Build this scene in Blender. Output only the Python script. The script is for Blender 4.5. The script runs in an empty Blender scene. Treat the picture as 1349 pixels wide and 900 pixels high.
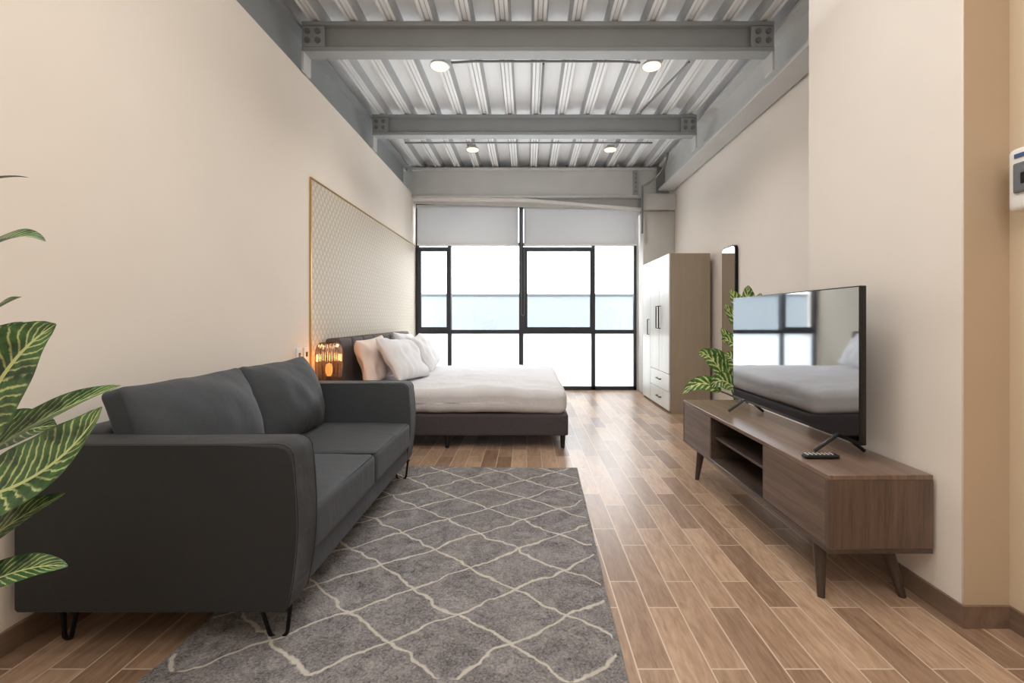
import bpy, bmesh, math, random
from mathutils import Vector, Matrix, noise
random.seed(7)
S = bpy.context.scene
COL = S.collection
S.view_settings.view_transform = 'Standard'
S.view_settings.look = 'None'
S.view_settings.exposure = 0.0

# ------------------------------------------------------------ materials
def lin(c):
    r = []
    for v in c[:3]:
        v = v / 255.0
        r.append(v / 12.92 if v <= 0.04045 else ((v + 0.055) / 1.055) ** 2.4)
    return (r[0], r[1], r[2], 1.0)

class NT:
    def __init__(s, name):
        s.m = bpy.data.materials.new(name)
        s.m.use_nodes = True
        s.t = s.m.node_tree
        s.n = s.t.nodes
        s.n.clear()
        s.out = s.n.new('ShaderNodeOutputMaterial')
    def node(s, typ, **kw):
        nd = s.n.new('ShaderNode' + typ)
        for k, v in kw.items():
            setattr(nd, k, v)
        return nd
    def link(s, a, b):
        s.t.links.new(a, b)
    def setin(s, sock, v):
        if hasattr(v, 'is_linked') or isinstance(v, bpy.types.NodeSocket):
            s.link(v, sock)
        else:
            sock.default_value = v
    def math(s, op, a, b=None, c=None):
        nd = s.node('Math', operation=op)
        s.setin(nd.inputs[0], a)
        if b is not None: s.setin(nd.inputs[1], b)
        if c is not None: s.setin(nd.inputs[2], c)
        return nd.outputs[0]
    def mix(s, f, a, b):
        nd = s.node('Mix', data_type='RGBA')
        s.setin(nd.inputs[0], f); s.setin(nd.inputs[6], a); s.setin(nd.inputs[7], b)
        return nd.outputs[2]
    def coord(s, kind='Object', scale=(1, 1, 1), rot=(0, 0, 0)):
        tc = s.node('TexCoord'); mp = s.node('Mapping')
        mp.inputs['Scale'].default_value = scale
        mp.inputs['Rotation'].default_value = rot
        s.link(tc.outputs[kind], mp.inputs['Vector'])
        return mp.outputs[0]
    def noise(s, vec, scale, detail=4, rough=0.55, dist=0):
        nd = s.node('TexNoise')
        nd.inputs['Scale'].default_value = scale
        nd.inputs['Detail'].default_value = detail
        nd.inputs['Roughness'].default_value = rough
        nd.inputs['Distortion'].default_value = dist
        s.link(vec, nd.inputs['Vector'])
        return nd.outputs['Fac']
    def ramp(s, f, a, b):
        nd = s.node('MapRange')
        s.link(f, nd.inputs[0])
        nd.inputs[1].default_value = a; nd.inputs[2].default_value = b
        return nd.outputs[0]
    def bump(s, h, strength, dist=0.01):
        nd = s.node('Bump')
        nd.inputs['Strength'].default_value = strength
        nd.inputs['Distance'].default_value = dist
        s.link(h, nd.inputs['Height'])
        return nd.outputs[0]
    def principled(s, col, rough=0.5, metal=0.0, normal=None, **kw):
        p = s.node('BsdfPrincipled')
        s.setin(p.inputs['Base Color'], col)
        s.setin(p.inputs['Roughness'], rough)
        s.setin(p.inputs['Metallic'], metal)
        if normal is not None: s.link(normal, p.inputs['Normal'])
        for k, v in kw.items():
            s.setin(p.inputs[k.replace('_', ' ')], v)
        s.link(p.outputs[0], s.out.inputs[0])
        return p

def pm(name, c, rough=0.5, metal=0.0, var=0.08, scale=6, bump=0.0, bscale=80, stretch=(1, 1, 1), bdist=0.004, **kw):
    t = NT(name)
    v = t.coord(scale=stretch)
    f = t.noise(v, scale)
    a = lin(c)
    lo = tuple(x * (1 - var) for x in a[:3]) + (1,)
    hi = tuple(min(1, x * (1 + var)) for x in a[:3]) + (1,)
    col = t.mix(t.ramp(f, 0.3, 0.7), lo, hi)
    nrm = None
    if bump > 0:
        nrm = t.bump(t.noise(v, bscale, 3), bump, bdist)
    t.principled(col, rough, metal, nrm, **kw)
    return t.m

def wood(name, c1, c2, stretch, rough=0.4, scale=1.0):
    t = NT(name)
    v = t.coord(scale=stretch)
    f = t.noise(v, scale, 8, 0.62, 0.6)
    g = t.noise(v, scale * 5, 3, 0.5)
    ff = t.math('ADD', t.math('MULTIPLY', f, 0.75), t.math('MULTIPLY', g, 0.25))
    col = t.mix(t.ramp(ff, 0.34, 0.68), lin(c1), lin(c2))
    t.principled(col, rough, 0, t.bump(ff, 0.06, 0.003))
    return t.m

def fabric(name, c, var=0.10):
    t = NT(name)
    v = t.coord()
    f = t.noise(v, 70, 4)
    cr = t.noise(t.coord(scale=(1, 1.6, 1)), 6, 2, 0.45, 0.8)
    fine = t.noise(v, 420, 2)
    a = lin(c)
    lo = tuple(x * (1 - var) for x in a[:3]) + (1,)
    hi = tuple(x * (1 + var) for x in a[:3]) + (1,)
    h = t.math('ADD', t.math('MULTIPLY', cr, 1.0), t.math('MULTIPLY', fine, 0.04))
    t.principled(t.mix(t.ramp(f, 0.3, 0.7), lo, hi), 0.75, 0, t.bump(h, 0.22, 0.02), Sheen_Weight=0.08)
    return t.m

M = {}
M['wall'] = pm('wall_plaster', (232, 223, 212), 0.85, var=0.02, scale=1.2, bump=0.05, bscale=120)
M['wallr'] = pm('wall_plaster_light', (234, 226, 217), 0.85, var=0.02, scale=1.2, bump=0.05, bscale=120)
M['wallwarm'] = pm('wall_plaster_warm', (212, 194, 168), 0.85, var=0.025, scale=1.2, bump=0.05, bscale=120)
M['wallret_shade'] = pm('wall_plaster_shaded', (196, 175, 150), 0.85, var=0.025, scale=1.2, bump=0.05, bscale=120)  # plaster darkened to paint shade on the pier's front face
M['column'] = pm('grey_column_paint', (200, 198, 194), 0.8, var=0.03, scale=1.5)
M['steel'] = pm('grey_painted_steel', (152, 156, 157), 0.45, 0.0, var=0.05, scale=3)
M['steel_l'] = pm('light_grey_painted_steel', (196, 197, 195), 0.5, 0.0, var=0.04, scale=3)
M['bolt'] = pm('dark_grey_bolt', (120, 124, 127), 0.4, 0.3, var=0.05)
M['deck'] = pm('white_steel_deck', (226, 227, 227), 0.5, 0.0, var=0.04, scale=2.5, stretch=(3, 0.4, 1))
M['rib_shade'] = pm('deck_rib_shade', (176, 179, 181), 0.5, 0.0, var=0.04, scale=2.5, stretch=(3, 0.4, 1))  # darker copy of the deck colour, paints shade on the rib slopes
M['black'] = pm('slate_aluminium', (56, 60, 66), 0.4, 0.2, var=0.05)
M['metalblk'] = pm('black_metal_rod', (22, 22, 23), 0.35, 0.6, var=0.05)
M['plasticblk'] = pm('black_plastic', (18, 18, 20), 0.35, 0.0, var=0.05)
M['white'] = pm('white_plastic', (235, 235, 232), 0.4, 0.0, var=0.02)
M['chrome'] = pm('grey_conduit', (120, 122, 122), 0.4, 0.3, var=0.05)
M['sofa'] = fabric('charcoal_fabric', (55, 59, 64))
M['sofa_shade'] = fabric('charcoal_fabric_shaded', (33, 35, 38))  # darker copy of the sofa fabric, shade painted into the near arm
M['seam'] = pm('charcoal_piping', (30, 31, 34), 0.9, 0, var=0.1)
M['bedf'] = pm('dark_grey_upholstery', (70, 66, 70), 0.8, 0, var=0.1, scale=50, bump=0.2, bscale=300)
M['headb'] = pm('dark_brown_upholstery', (78, 66, 62), 0.75, 0, var=0.1, scale=50, bump=0.2, bscale=300)
M['linen'] = pm('white_linen', (212, 211, 214), 0.85, 0, var=0.02, scale=4, bump=0.35, bscale=7, bdist=0.03)
M['pillow'] = pm('white_cotton', (228, 228, 231), 0.85, 0, var=0.02, scale=5, bump=0.35, bscale=11, bdist=0.015)
M['pillowp'] = pm('ivory_cotton', (230, 212, 203), 0.85, 0, var=0.03, scale=5, bump=0.35, bscale=11, bdist=0.015)
M['matt'] = pm('mattress_ticking', (225, 222, 216), 0.9, 0, var=0.03)
M['gold'] = pm('brass_trim', (190, 150, 90), 0.35, 0.7, var=0.05)
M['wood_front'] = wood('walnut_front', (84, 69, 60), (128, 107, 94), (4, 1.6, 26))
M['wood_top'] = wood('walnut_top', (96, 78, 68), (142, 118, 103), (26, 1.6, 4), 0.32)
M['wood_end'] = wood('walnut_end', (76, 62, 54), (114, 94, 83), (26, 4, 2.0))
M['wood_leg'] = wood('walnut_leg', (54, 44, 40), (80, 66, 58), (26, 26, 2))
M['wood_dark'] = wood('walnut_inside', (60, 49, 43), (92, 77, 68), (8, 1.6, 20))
M['ward_side'] = wood('taupe_side', (152, 137, 119), (162, 147, 129), (14, 14, 1.2), 0.5)
M['ward_front'] = wood('pale_grey_front', (188, 186, 178), (204, 202, 194), (10, 10, 1.0), 0.3)
M['base'] = wood('baseboard_tile', (108, 89, 75), (142, 119, 101), (10, 1.5, 10), 0.35)
M['soil'] = pm('soil', (50, 38, 30), 0.95, var=0.4, scale=60, bump=0.6, bscale=60)
M['pot'] = pm('ceramic_pot', (205, 200, 192), 0.5, var=0.04)
M['stem'] = pm('green_stem', (70, 100, 48), 0.5, var=0.15, scale=20)
M['ext'] = pm('exterior_render', (120, 128, 133), 0.9, var=0.03, scale=1)
M['extcap'] = pm('exterior_coping', (80, 86, 90), 0.9, var=0.03, scale=1)
M['terr'] = pm('terrace_bounce', (225, 226, 226), 0.9, var=0.03, scale=1)  # terrace whitened as an added reflector, bouncing light up to the ceiling

def emis(name, c, st):
    t = NT(name)
    e = t.node('Emission')
    v = t.coord(); f = t.noise(v, 3)
    a = lin(c)
    t.link(t.mix(f, a, tuple(x * 0.97 for x in a[:3]) + (1,)), e.inputs[0])
    e.inputs[1].default_value = st
    t.link(e.outputs[0], t.out.inputs[0])
    return t.m
M['lamp_e'] = emis('warm_lamp_glow', (255, 230, 190), 2.2)
M['bulb_e'] = emis('amber_bulb_glow', (255, 190, 112), 4)

def floor_mat():
    t = NT('wood_plank_tile')
    tc = t.node('TexCoord')
    sx = t.node('SeparateXYZ'); t.link(tc.outputs['Object'], sx.inputs[0])
    cx = t.node('CombineXYZ'); t.link(sx.outputs[1], cx.inputs[0]); t.link(sx.outputs[0], cx.inputs[1])
    b = t.node('TexBrick')
    t.link(cx.outputs[0], b.inputs['Vector'])
    b.offset = 0.36; b.offset_frequency = 2
    b.inputs['Color1'].default_value = lin((142, 115, 94))
    b.inputs['Color2'].default_value = lin((194, 165, 140))
    b.inputs['Mortar'].default_value = lin((200, 180, 160))
    b.inputs['Scale'].default_value = 1.0
    b.inputs['Mortar Size'].default_value = 0.0030
    b.inputs['Mortar Smooth'].default_value = 0.1
    b.inputs['Bias'].default_value = 0.0
    b.inputs['Brick Width'].default_value = 0.52
    b.inputs['Row Height'].default_value = 0.126
    wn = t.node('TexWhiteNoise', noise_dimensions='3D')
    t.link(b.outputs['Color'], wn.inputs['Vector'])
    off = t.node('VectorMath', operation='SCALE'); t.link(wn.outputs['Color'], off.inputs[0]); off.inputs[3].default_value = 20
    mp = t.node('Mapping'); mp.inputs['Scale'].default_value = (22, 3.0, 1)
    t.link(tc.outputs['Object'], mp.inputs[0])
    ad = t.node('VectorMath', operation='ADD'); t.link(mp.outputs[0], ad.inputs[0]); t.link(off.outputs[0], ad.inputs[1])
    g = t.noise(ad.outputs[0], 1.0, 7, 0.62, 1.6)
    g2 = t.noise(ad.outputs[0], 5.0, 3, 0.6, 0.2)
    gg = t.math('ADD', t.math('MULTIPLY', g, 0.65), t.math('MULTIPLY', g2, 0.35))
    mul = t.mix(t.ramp(gg, 0.36, 0.64), (0.64, 0.585, 0.535, 1), (1.10, 1.10, 1.10, 1))
    mx = t.node('Mix', data_type='RGBA', blend_type='MULTIPLY')
    t.link(t.math('SUBTRACT', 1.0, b.outputs['Fac']), mx.inputs[0])
    t.link(b.outputs['Color'], mx.inputs[6]); t.link(mul, mx.inputs[7])
    h = t.math('SUBTRACT', t.math('MULTIPLY', gg, 0.3), t.math('MULTIPLY', b.outputs['Fac'], 0.6))
    t.principled(mx.outputs[2], t.math('ADD', t.math('MULTIPLY', gg, 0.15), 0.25), 0, t.bump(h, 0.15, 0.004))
    return t.m
M['floor'] = floor_mat()

def lattice(t, u, v, w, l, thr, soft):
    a = t.math('DIVIDE', u, w); b = t.math('DIVIDE', v, l)
    p = t.math('ADD', a, b); q = t.math('SUBTRACT', a, b)
    dp = t.math('ABSOLUTE', t.math('SUBTRACT', t.math('FRACT', t.math('ADD', p, 50.0)), 0.5))
    dq = t.math('ABSOLUTE', t.math('SUBTRACT', t.math('FRACT', t.math('ADD', q, 50.0)), 0.5))
    d = t.math('MINIMUM', dp, dq)
    nd = t.node('MapRange'); t.link(d, nd.inputs[0])
    nd.inputs[1].default_value = thr; nd.inputs[2].default_value = thr + soft
    nd.inputs[3].default_value = 1; nd.inputs[4].default_value = 0
    return nd.outputs[0]

def rug_mat(hw, y0, y1):
    t = NT('trellis_rug_pile')
    tc = t.node('TexCoord')
    ob = tc.outputs['Object']
    def warp(src, scale, amt):
        nz = t.node('TexNoise'); nz.inputs['Scale'].default_value = scale; nz.inputs['Detail'].default_value = 2
        t.link(ob, nz.inputs['Vector'])
        sb = t.node('VectorMath', operation='SUBTRACT'); t.link(nz.outputs['Color'], sb.inputs[0]); sb.inputs[1].default_value = (0.5, 0.5, 0.5)
        sc = t.node('VectorMath', operation='SCALE'); t.link(sb.outputs[0], sc.inputs[0]); sc.inputs[3].default_value = amt
        ad = t.node('VectorMath', operation='ADD'); t.link(src, ad.inputs[0]); t.link(sc.outputs[0], ad.inputs[1])
        return ad.outputs[0]
    wv = warp(warp(ob, 6, 0.10), 40, 0.014)
    sx = t.node('SeparateXYZ'); t.link(wv, sx.inputs[0])
    L = lattice(t, t.math('ADD', sx.outputs[0], 0.04), sx.outputs[1], 0.44, 0.34, 0.015, 0.018)
    s2 = t.node('SeparateXYZ'); t.link(ob, s2.inputs[0])
    m1 = t.math('LESS_THAN', t.math('ABSOLUTE', s2.outputs[0]), hw - 0.02)
    m2 = t.math('GREATER_THAN', s2.outputs[1], y0 + 0.12)
    m3 = t.math('LESS_THAN', s2.outputs[1], y1 - 0.02)
    L = t.math('MULTIPLY', t.math('MULTIPLY', L, m1), t.math('MULTIPLY', m2, m3))
    f0 = t.noise(ob, 5, 3, 0.6, 2.0)
    f1 = t.noise(ob, 20, 6, 0.75, 2.5)
    f2 = t.noise(ob, 110, 3, 0.8)
    f = t.math('ADD', t.math('ADD', t.math('MULTIPLY', f1, 0.35), t.math('MULTIPLY', f0, 0.25)), t.math('MULTIPLY', f2, 0.4))
    base = t.mix(t.ramp(f, 0.39, 0.61), lin((90, 86, 88)), lin((202, 196, 195)))
    col = t.mix(L, base, t.mix(f2, lin((222, 214, 202)), lin((255, 249, 238))))
    h = t.math('ADD', t.math('MULTIPLY', f, 1.0), t.math('MULTIPLY', L, 0.2))
    t.principled(col, 0.97, 0, t.bump(h, 1.0, 0.045))
    return t.m

def paper_mat():
    t = NT('diamond_wallpaper')
    tc = t.node('TexCoord'); sx = t.node('SeparateXYZ'); t.link(tc.outputs['Object'], sx.inputs[0])
    L = lattice(t, sx.outputs[1], sx.outputs[2], 0.075, 0.09, 0.09, 0.12)
    f = t.noise(tc.outputs['Object'], 30, 3)
    col = t.mix(L, lin((212, 203, 188)), lin((190, 180, 163)))
    t.principled(col, t.math('ADD', 0.55, t.math('MULTIPLY', f, 0.2)), 0.0, t.bump(L, 0.06, 0.002))
    return t.m
M['paper'] = paper_mat()

def leaf_mat(name, g1, g2, vein, n, k, wid, nzs=0.6):
    t = NT(name)
    tc = t.node('TexCoord')
    sx = t.node('SeparateXYZ'); t.link(tc.outputs['UV'], sx.inputs[0])
    nz = t.noise(tc.outputs['Object'], 30, 4)
    nb = t.noise(tc.outputs['Object'], 90, 3)
    u = t.math('ABSOLUTE', t.math('SUBTRACT', t.math('MULTIPLY', sx.outputs[0], 2.0), 1.0))
    v = sx.outputs[1]
    ph = t.math('ADD', t.math('SUBTRACT', t.math('MULTIPLY', v, n), t.math('MULTIPLY', t.math('POWER', u, 0.8), k)), t.math('MULTIPLY', nz, nzs))
    fr = t.math('ABSOLUTE', t.math('SUBTRACT', t.math('FRACT', t.math('ADD', ph, 10)), 0.5))
    w = t.math('MULTIPLY', t.math('SUBTRACT', 1.0, t.math('MULTIPLY', u, 0.65)), t.math('MULTIPLY', t.math('ADD', nb, 0.5), wid))
    df = t.math('SUBTRACT', fr, w)
    L = t.node('MapRange'); t.link(df, L.inputs[0]); L.inputs[1].default_value = 0.0; L.inputs[2].default_value = 0.14
    L.inputs[3].default_value = 1; L.inputs[4].default_value = 0
    mid = t.math('LESS_THAN', u, 0.05)
    Lm = t.math('MAXIMUM', t.math('MULTIPLY', L.outputs[0], t.ramp(nz, 0.28, 0.55)), mid)
    edge = t.ramp(u, 0.97, 0.86)
    Lm = t.math('MULTIPLY', Lm, edge)
    col = t.mix(Lm, t.mix(t.ramp(nz, 0.35, 0.65), lin(g1), lin(g2)), lin(vein))
    t.principled(col, 0.33, 0, t.bump(fr, 0.3, 0.003))
    return t.m
M['leaf1'] = leaf_mat('dark_veined_leaf', (28, 58, 34), (72, 112, 62), (188, 198, 136), 14, 3.2, 0.055, 1.2)
M['leaf2'] = leaf_mat('variegated_leaf', (40, 84, 32), (84, 134, 52), (222, 226, 158), 6, 1.6, 0.15)

def glass_mat(name, tint, gloss=0.08):
    t = NT(name)
    tr = t.node('BsdfTransparent'); tr.inputs[0].default_value = tint
    gl = t.node('BsdfGlossy'); gl.inputs['Roughness'].default_value = 0.02
    fz = t.noise(t.coord(), 2)
    mx = t.node('MixShader'); t.link(t.math('ADD', t.math('MULTIPLY', fz, 0.01), gloss), mx.inputs[0])
    t.link(tr.outputs[0], mx.inputs[1]); t.link(gl.outputs[0], mx.inputs[2])
    t.last = mx
    t.link(mx.outputs[0], t.out.inputs[0])
    return t
M['glass'] = glass_mat('clear_glass', (0.98, 0.99, 1, 1), 0.05).m
ta = glass_mat('amber_ribbed_glass', (0.36, 0.23, 0.14, 1), 0.16)
tl_ = ta.node('BsdfTranslucent'); tl_.inputs[0].default_value = lin((150, 100, 62))
m2_ = ta.node('MixShader'); m2_.inputs[0].default_value = 0.05
ta.link(ta.last.outputs[0], m2_.inputs[1]); ta.link(tl_.outputs[0], m2_.inputs[2]); ta.link(m2_.outputs[0], ta.out.inputs[0])
M['amber'] = ta.m
def fabric_tr(name, c, ctr, f):
    t = NT(name)
    d = t.node('BsdfDiffuse'); tl = t.node('BsdfTranslucent')
    nz = t.noise(t.coord(), 200, 2)
    t.link(t.mix(nz, lin(c), tuple(x * 0.95 for x in lin(c)[:3]) + (1,)), d.inputs[0])
    tl.inputs[0].default_value = lin(ctr)
    mx = t.node('MixShader'); mx.inputs[0].default_value = f
    t.link(d.outputs[0], mx.inputs[1]); t.link(tl.outputs[0], mx.inputs[2]); t.link(mx.outputs[0], t.out.inputs[0])
    return t.m
M['blind'] = fabric_tr('blind_fabric', (228, 228, 228), (192, 193, 194), 0.42)
M['frost'] = fabric_tr('frosted_glass', (238, 242, 244), (245, 248, 250), 0.8)
def screen_mat():
    t = NT('tv_screen_glass')
    nz = t.noise(t.coord(), 2)
    t.principled(t.mix(nz, (0.45, 0.46, 0.47, 1), (0.47, 0.48, 0.49, 1)), 0.04, 1.0)
    return t.m
M['screen'] = screen_mat()
def mirror_mat():
    t = NT('mirror_silver')
    nz = t.noise(t.coord(), 2)
    t.principled(t.mix(nz, (0.85, 0.85, 0.85, 1), (0.88, 0.88, 0.88, 1)), 0.02, 1.0)
    return t.m
M['mirror'] = mirror_mat()

# ------------------------------------------------------------ mesh builder
class MB:
    def __init__(s):
        s.bm = bmesh.new(); s.uv = None
    def box(s, x0, x1, y0, y1, z0, z1, bevel=0, seg=2, mat=0):
        g = bmesh.ops.create_cube(s.bm, size=1)
        vs = g['verts']
        for v in vs:
            v.co = Vector(((x0 + x1) / 2 + v.co.x * (x1 - x0), (y0 + y1) / 2 + v.co.y * (y1 - y0), (z0 + z1) / 2 + v.co.z * (z1 - z0)))
        if bevel > 0:
            es = list(set(e for v in vs for e in v.link_edges))
            bmesh.ops.bevel(s.bm, geom=es, offset=bevel, segments=seg, profile=0.5, affect='EDGES')
        return s
    def cyl(s, p0, p1, r0, r1=None, seg=20):
        if r1 is None: r1 = r0
        p0 = Vector(p0); p1 = Vector(p1)
        d = (p1 - p0); t = d.normalized()
        a = Vector((1, 0, 0)) if abs(t.x) < 0.9 else Vector((0, 1, 0))
        u = t.cross(a).normalized(); w = t.cross(u)
        A = []; B = []
        for i in range(seg):
            th = 2 * math.pi * i / seg
            o = u * math.cos(th) + w * math.sin(th)
            A.append(s.bm.verts.new(p0 + o * r0)); B.append(s.bm.verts.new(p1 + o * r1))
        for i in range(seg):
            j = (i + 1) % seg
            s.bm.faces.new((A[i], A[j], B[j], B[i]))
        s.bm.faces.new(A[::-1]); s.bm.faces.new(B)
        return s
    def tube(s, pts, r, seg=10):
        pts = [Vector(p) for p in pts]
        rings = []
        up = None
        for i, p in enumerate(pts):
            if i == 0: t = pts[1] - pts[0]
            elif i == len(pts) - 1: t = pts[-1] - pts[-2]
            else: t = pts[i + 1] - pts[i - 1]
            t.normalize()
            if up is None:
                up = Vector((0, 0, 1)) if abs(t.z) < 0.9 else Vector((1, 0, 0))
            u = t.cross(up).normalized(); w = u.cross(t).normalized(); up = w
            rings.append([s.bm.verts.new(p + (u * math.cos(2 * math.pi * k / seg) + w * math.sin(2 * math.pi * k / seg)) * r) for k in range(seg)])
        for a, b in zip(rings[:-1], rings[1:]):
            for k in range(seg):
                j = (k + 1) % seg
                s.bm.faces.new((a[k], a[j], b[j], b[k]))
        s.bm.faces.new(rings[0][::-1]); s.bm.faces.new(rings[-1])
        return s
    def prism(s, pts, axis, a, b, bevel=0, seg=3):
        def mk(p, c):
            if axis == 'x': return Vector((c, p[0], p[1]))
            if axis == 'y': return Vector((p[0], c, p[1]))
            return Vector((p[0], p[1], c))
        A = [s.bm.verts.new(mk(p, a)) for p in pts]; B = [s.bm.verts.new(mk(p, b)) for p in pts]
        n = len(pts)
        for i in range(n):
            j = (i + 1) % n
            s.bm.faces.new((A[i], A[j], B[j], B[i]))
        f1 = s.bm.faces.new(A[::-1]); f2 = s.bm.faces.new(B)
        if bevel:
            es = list(set(list(f1.edges) + list(f2.edges)))
            bmesh.ops.bevel(s.bm, geom=es, offset=bevel, segments=seg, profile=0.5, affect='EDGES')
        return s
    def lathe(s, prof, c, seg=32, rib=0, ribn=24):
        rings = []
        for r, z in prof:
            ring = []
            for k in range(seg):
                th = 2 * math.pi * k / seg
                rr = r * (1 + rib * math.cos(ribn * th))
                ring.append(s.bm.verts.new((c[0] + rr * math.cos(th), c[1] + rr * math.sin(th), c[2] + z)))
            rings.append(ring)
        for a, b in zip(rings[:-1], rings[1:]):
            for k in range(seg):
                j = (k + 1) % seg
                s.bm.faces.new((a[k], a[j], b[j], b[k]))
        return s
    def rbox(s, x0, x1, y0, y1, z0, z1, r, cuts=24, warp=None):
        t = bmesh.new()
        bmesh.ops.create_cube(t, size=2)
        bmesh.ops.subdivide_edges(t, edges=t.edges[:], cuts=cuts, use_grid_fill=True)
        cen = Vector(((x0 + x1) / 2, (y0 + y1) / 2, (z0 + z1) / 2))
        hd = Vector(((x1 - x0) / 2, (y1 - y0) / 2, (z1 - z0) / 2))
        rr = min(r, hd.x, hd.y, hd.z)
        mp = {}
        for v in t.verts:
            q = Vector([math.sin(max(-1, min(1, c)) * math.pi / 2) * h for c, h in zip(v.co, hd)])
            inn = Vector([max(-(h - rr), min(h - rr, c)) for c, h in zip(q, hd)])
            d = q - inn
            if d.length > 1e-9:
                q = inn + d.normalized() * rr
            p = cen + q
            if warp: p = warp(p)
            mp[v.index] = s.bm.verts.new(p)
        t.verts.index_update()
        for f in t.faces:
            s.bm.faces.new([mp[v.index] for v in f.verts])
        t.free()
        return s
    def leaf(s, P0, C, P1, W, nref, fold=0.25, n=16, m=6, wav=0.0):
        if s.uv is None: s.uv = s.bm.loops.layers.uv.new('UVMap')
        P0 = Vector(P0); C = Vector(C); P1 = Vector(P1); nref = Vector(nref)
        rows = []
        for i in range(n + 1):
            v = i / n
            p = P0 * (1 - v) ** 2 + C * 2 * v * (1 - v) + P1 * v * v
            t = ((C - P0) * (1 - v) + (P1 - C) * v).normalized()
            sd = t.cross(nref).normalized(); nn = sd.cross(t).normalized()
            w = W * (math.sin(math.pi * min(1, v ** 0.8)) ** 0.7 if 0 < v < 1 else 0) * (1 - 0.22 * v) + 0.0015
            row = []
            for j in range(m + 1):
                u = -1 + 2 * j / m
                q = p + sd * (u * w) + nn * (fold * (abs(u) - 0.5) * w + wav * W * math.sin(v * 14 + u * 2) * abs(u))
                row.append((s.bm.verts.new(q), (u + 1) / 2, v))
            rows.append(row)
        for a, b in zip(rows[:-1], rows[1:]):
            for j in range(m):
                q = [a[j], a[j + 1], b[j + 1], b[j]]
                f = s.bm.faces.new([x[0] for x in q])
                for lp, x in zip(f.loops, q):
                    lp[s.uv].uv = (x[1], x[2])
        return s
    def obj(s, name, mats, parent=None, ang=40, recenter=True, label=None, matfn=None):
        if s.uv is None:
            bmesh.ops.recalc_face_normals(s.bm, faces=s.bm.faces[:])
        if matfn:
            s.bm.normal_update()
            for f in s.bm.faces: f.material_index = matfn(f)
        me = bpy.data.meshes.new(name)
        s.bm.to_mesh(me); s.bm.free()
        o = bpy.data.objects.new(name, me)
        COL.objects.link(o)
        if not isinstance(mats, (list, tuple)): mats = [mats]
        for m in mats: me.materials.append(m)
        me.polygons.foreach_set('use_smooth', [True] * len(me.polygons))
        me.set_sharp_from_angle(angle=math.radians(ang))
        if recenter:
            co = [v.co for v in me.vertices]
            c = Vector([(min(v[i] for v in co) + max(v[i] for v in co)) / 2 for i in range(3)])
            me.transform(Matrix.Translation(-c))
            o.location = c
        if parent is not None:
            o.parent = parent
            o.matrix_parent_inverse = Matrix.Translation(-parent.location)
        if label: o['label'] = label
        return o

def thing(name, loc, label, cat, group=None):
    e = bpy.data.objects.new(name, None)
    e.empty_display_size = 0.1
    e.location = loc
    COL.objects.link(e)
    e['label'] = label; e['category'] = cat
    if group: e['group'] = group
    return e
def top(o, label, cat, group=None):
    o['label'] = label; o['category'] = cat
    if group: o['group'] = group
    return o
def struct(o):
    o['kind'] = 'structure'; return o
def copy_thing(e, delta):
    n = e.copy(); n.location = e.location + Vector(delta); COL.objects.link(n)
    for c in list(e.children):
        cc = c.copy(); COL.objects.link(cc); cc.parent = n
        cc.matrix_parent_inverse = c.matrix_parent_inverse.copy()
        for d in list(c.children):
            dd = d.copy(); COL.objects.link(dd); dd.parent = cc
            dd.matrix_parent_inverse = d.matrix_parent_inverse.copy()
    return n

XL, XR, YW = -1.87, 2.38, 7.66
YB = -2.2
# ------------------------------------------------------------ room shell
struct(MB().box(-2.2, 2.8, YB - 0.2, 7.9, -0.1, 0.0).obj('floor', M['floor'], recenter=False))
struct(MB().box(XL - 0.2, XL, YB, 7.9, 0, 3.25).obj('wall_left', M['wall']))
struct(MB().box(XR, XR + 0.2, 2.75, 7.9, 0, 3.9).obj('wall_right', M['wallr']))
struct(MB().box(1.70, 2.58, 1.777, 2.749, 0, 3.9, 0.004, 1).obj('wall_pier', M['wallr']))
struct(MB().box(1.704, 1.88, 1.774, 1.7765, 0, 3.9).obj('wall_return_shade', M['wallret_shade']))  # thin added sheet that carries the painted shade
struct(MB().box(1.88, 2.1, YB, 1.776, 0, 3.9).obj('wall_entrance', M['wallwarm']))
struct(MB().box(-2.2, 2.6, YB - 0.2, YB, 0, 3.9).obj('wall_front', M['wall']))
b = MB()
b.box(1.845, 2.58, YW - 0.02, YW + 0.2, 0, 3.9)
b.box(-2.07, 1.845, YW - 0.02, YW + 0.2, 3.16, 3.9)
struct(b.obj('wall_back', M['steel_l']))
struct(MB().box(1.87, 2.379, 7.32, YW - 0.021, 0, 2.93, 0.01, 2).obj('wall_column', M['column']))
x = -2.3; lo, hi = 3.665, 3.765; p = 0.31
prof = []
while x < 2.9:
    prof += [(x, hi), (x + 0.17, hi), (x + 0.19, lo), (x + 0.215, lo), (x + 0.225, lo + 0.012), (x + 0.255, lo + 0.012), (x + 0.265, lo), (x + 0.29, lo)]
    x += p
prof += [(x, hi)]
pts = prof + [(x, 3.9), (-2.3, 3.9)]
struct(MB().prism(pts, 'y', YB - 0.2, 7.9).obj('ceiling', [M['deck'], M['rib_shade']], ang=10,
       matfn=lambda f: 1 if abs(f.normal.x) > 0.5 and abs(f.normal.z) > 0.02 else 0))  # sloped rib sides take the painted shade colour
struct(MB().box(-2.25, -2.12, YB, 7.9, 3.25, 3.9).obj('wall_left_upper', M['steel']))
struct(MB().box(XL, XL + 0.012, YB, 7.6, 0, 0.085, 0.002, 1).obj('baseboard_left', M['base']))
struct(MB().box(XR - 0.012, XR, 2.75, 7.3, 0, 0.085).obj('baseboard_right', M['base']))
b = MB(); b.box(1.688, 1.70, 1.762, 2.749, 0, 0.085); b.box(1.70, 1.88, 1.762, 1.7735, 0, 0.085)
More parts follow.
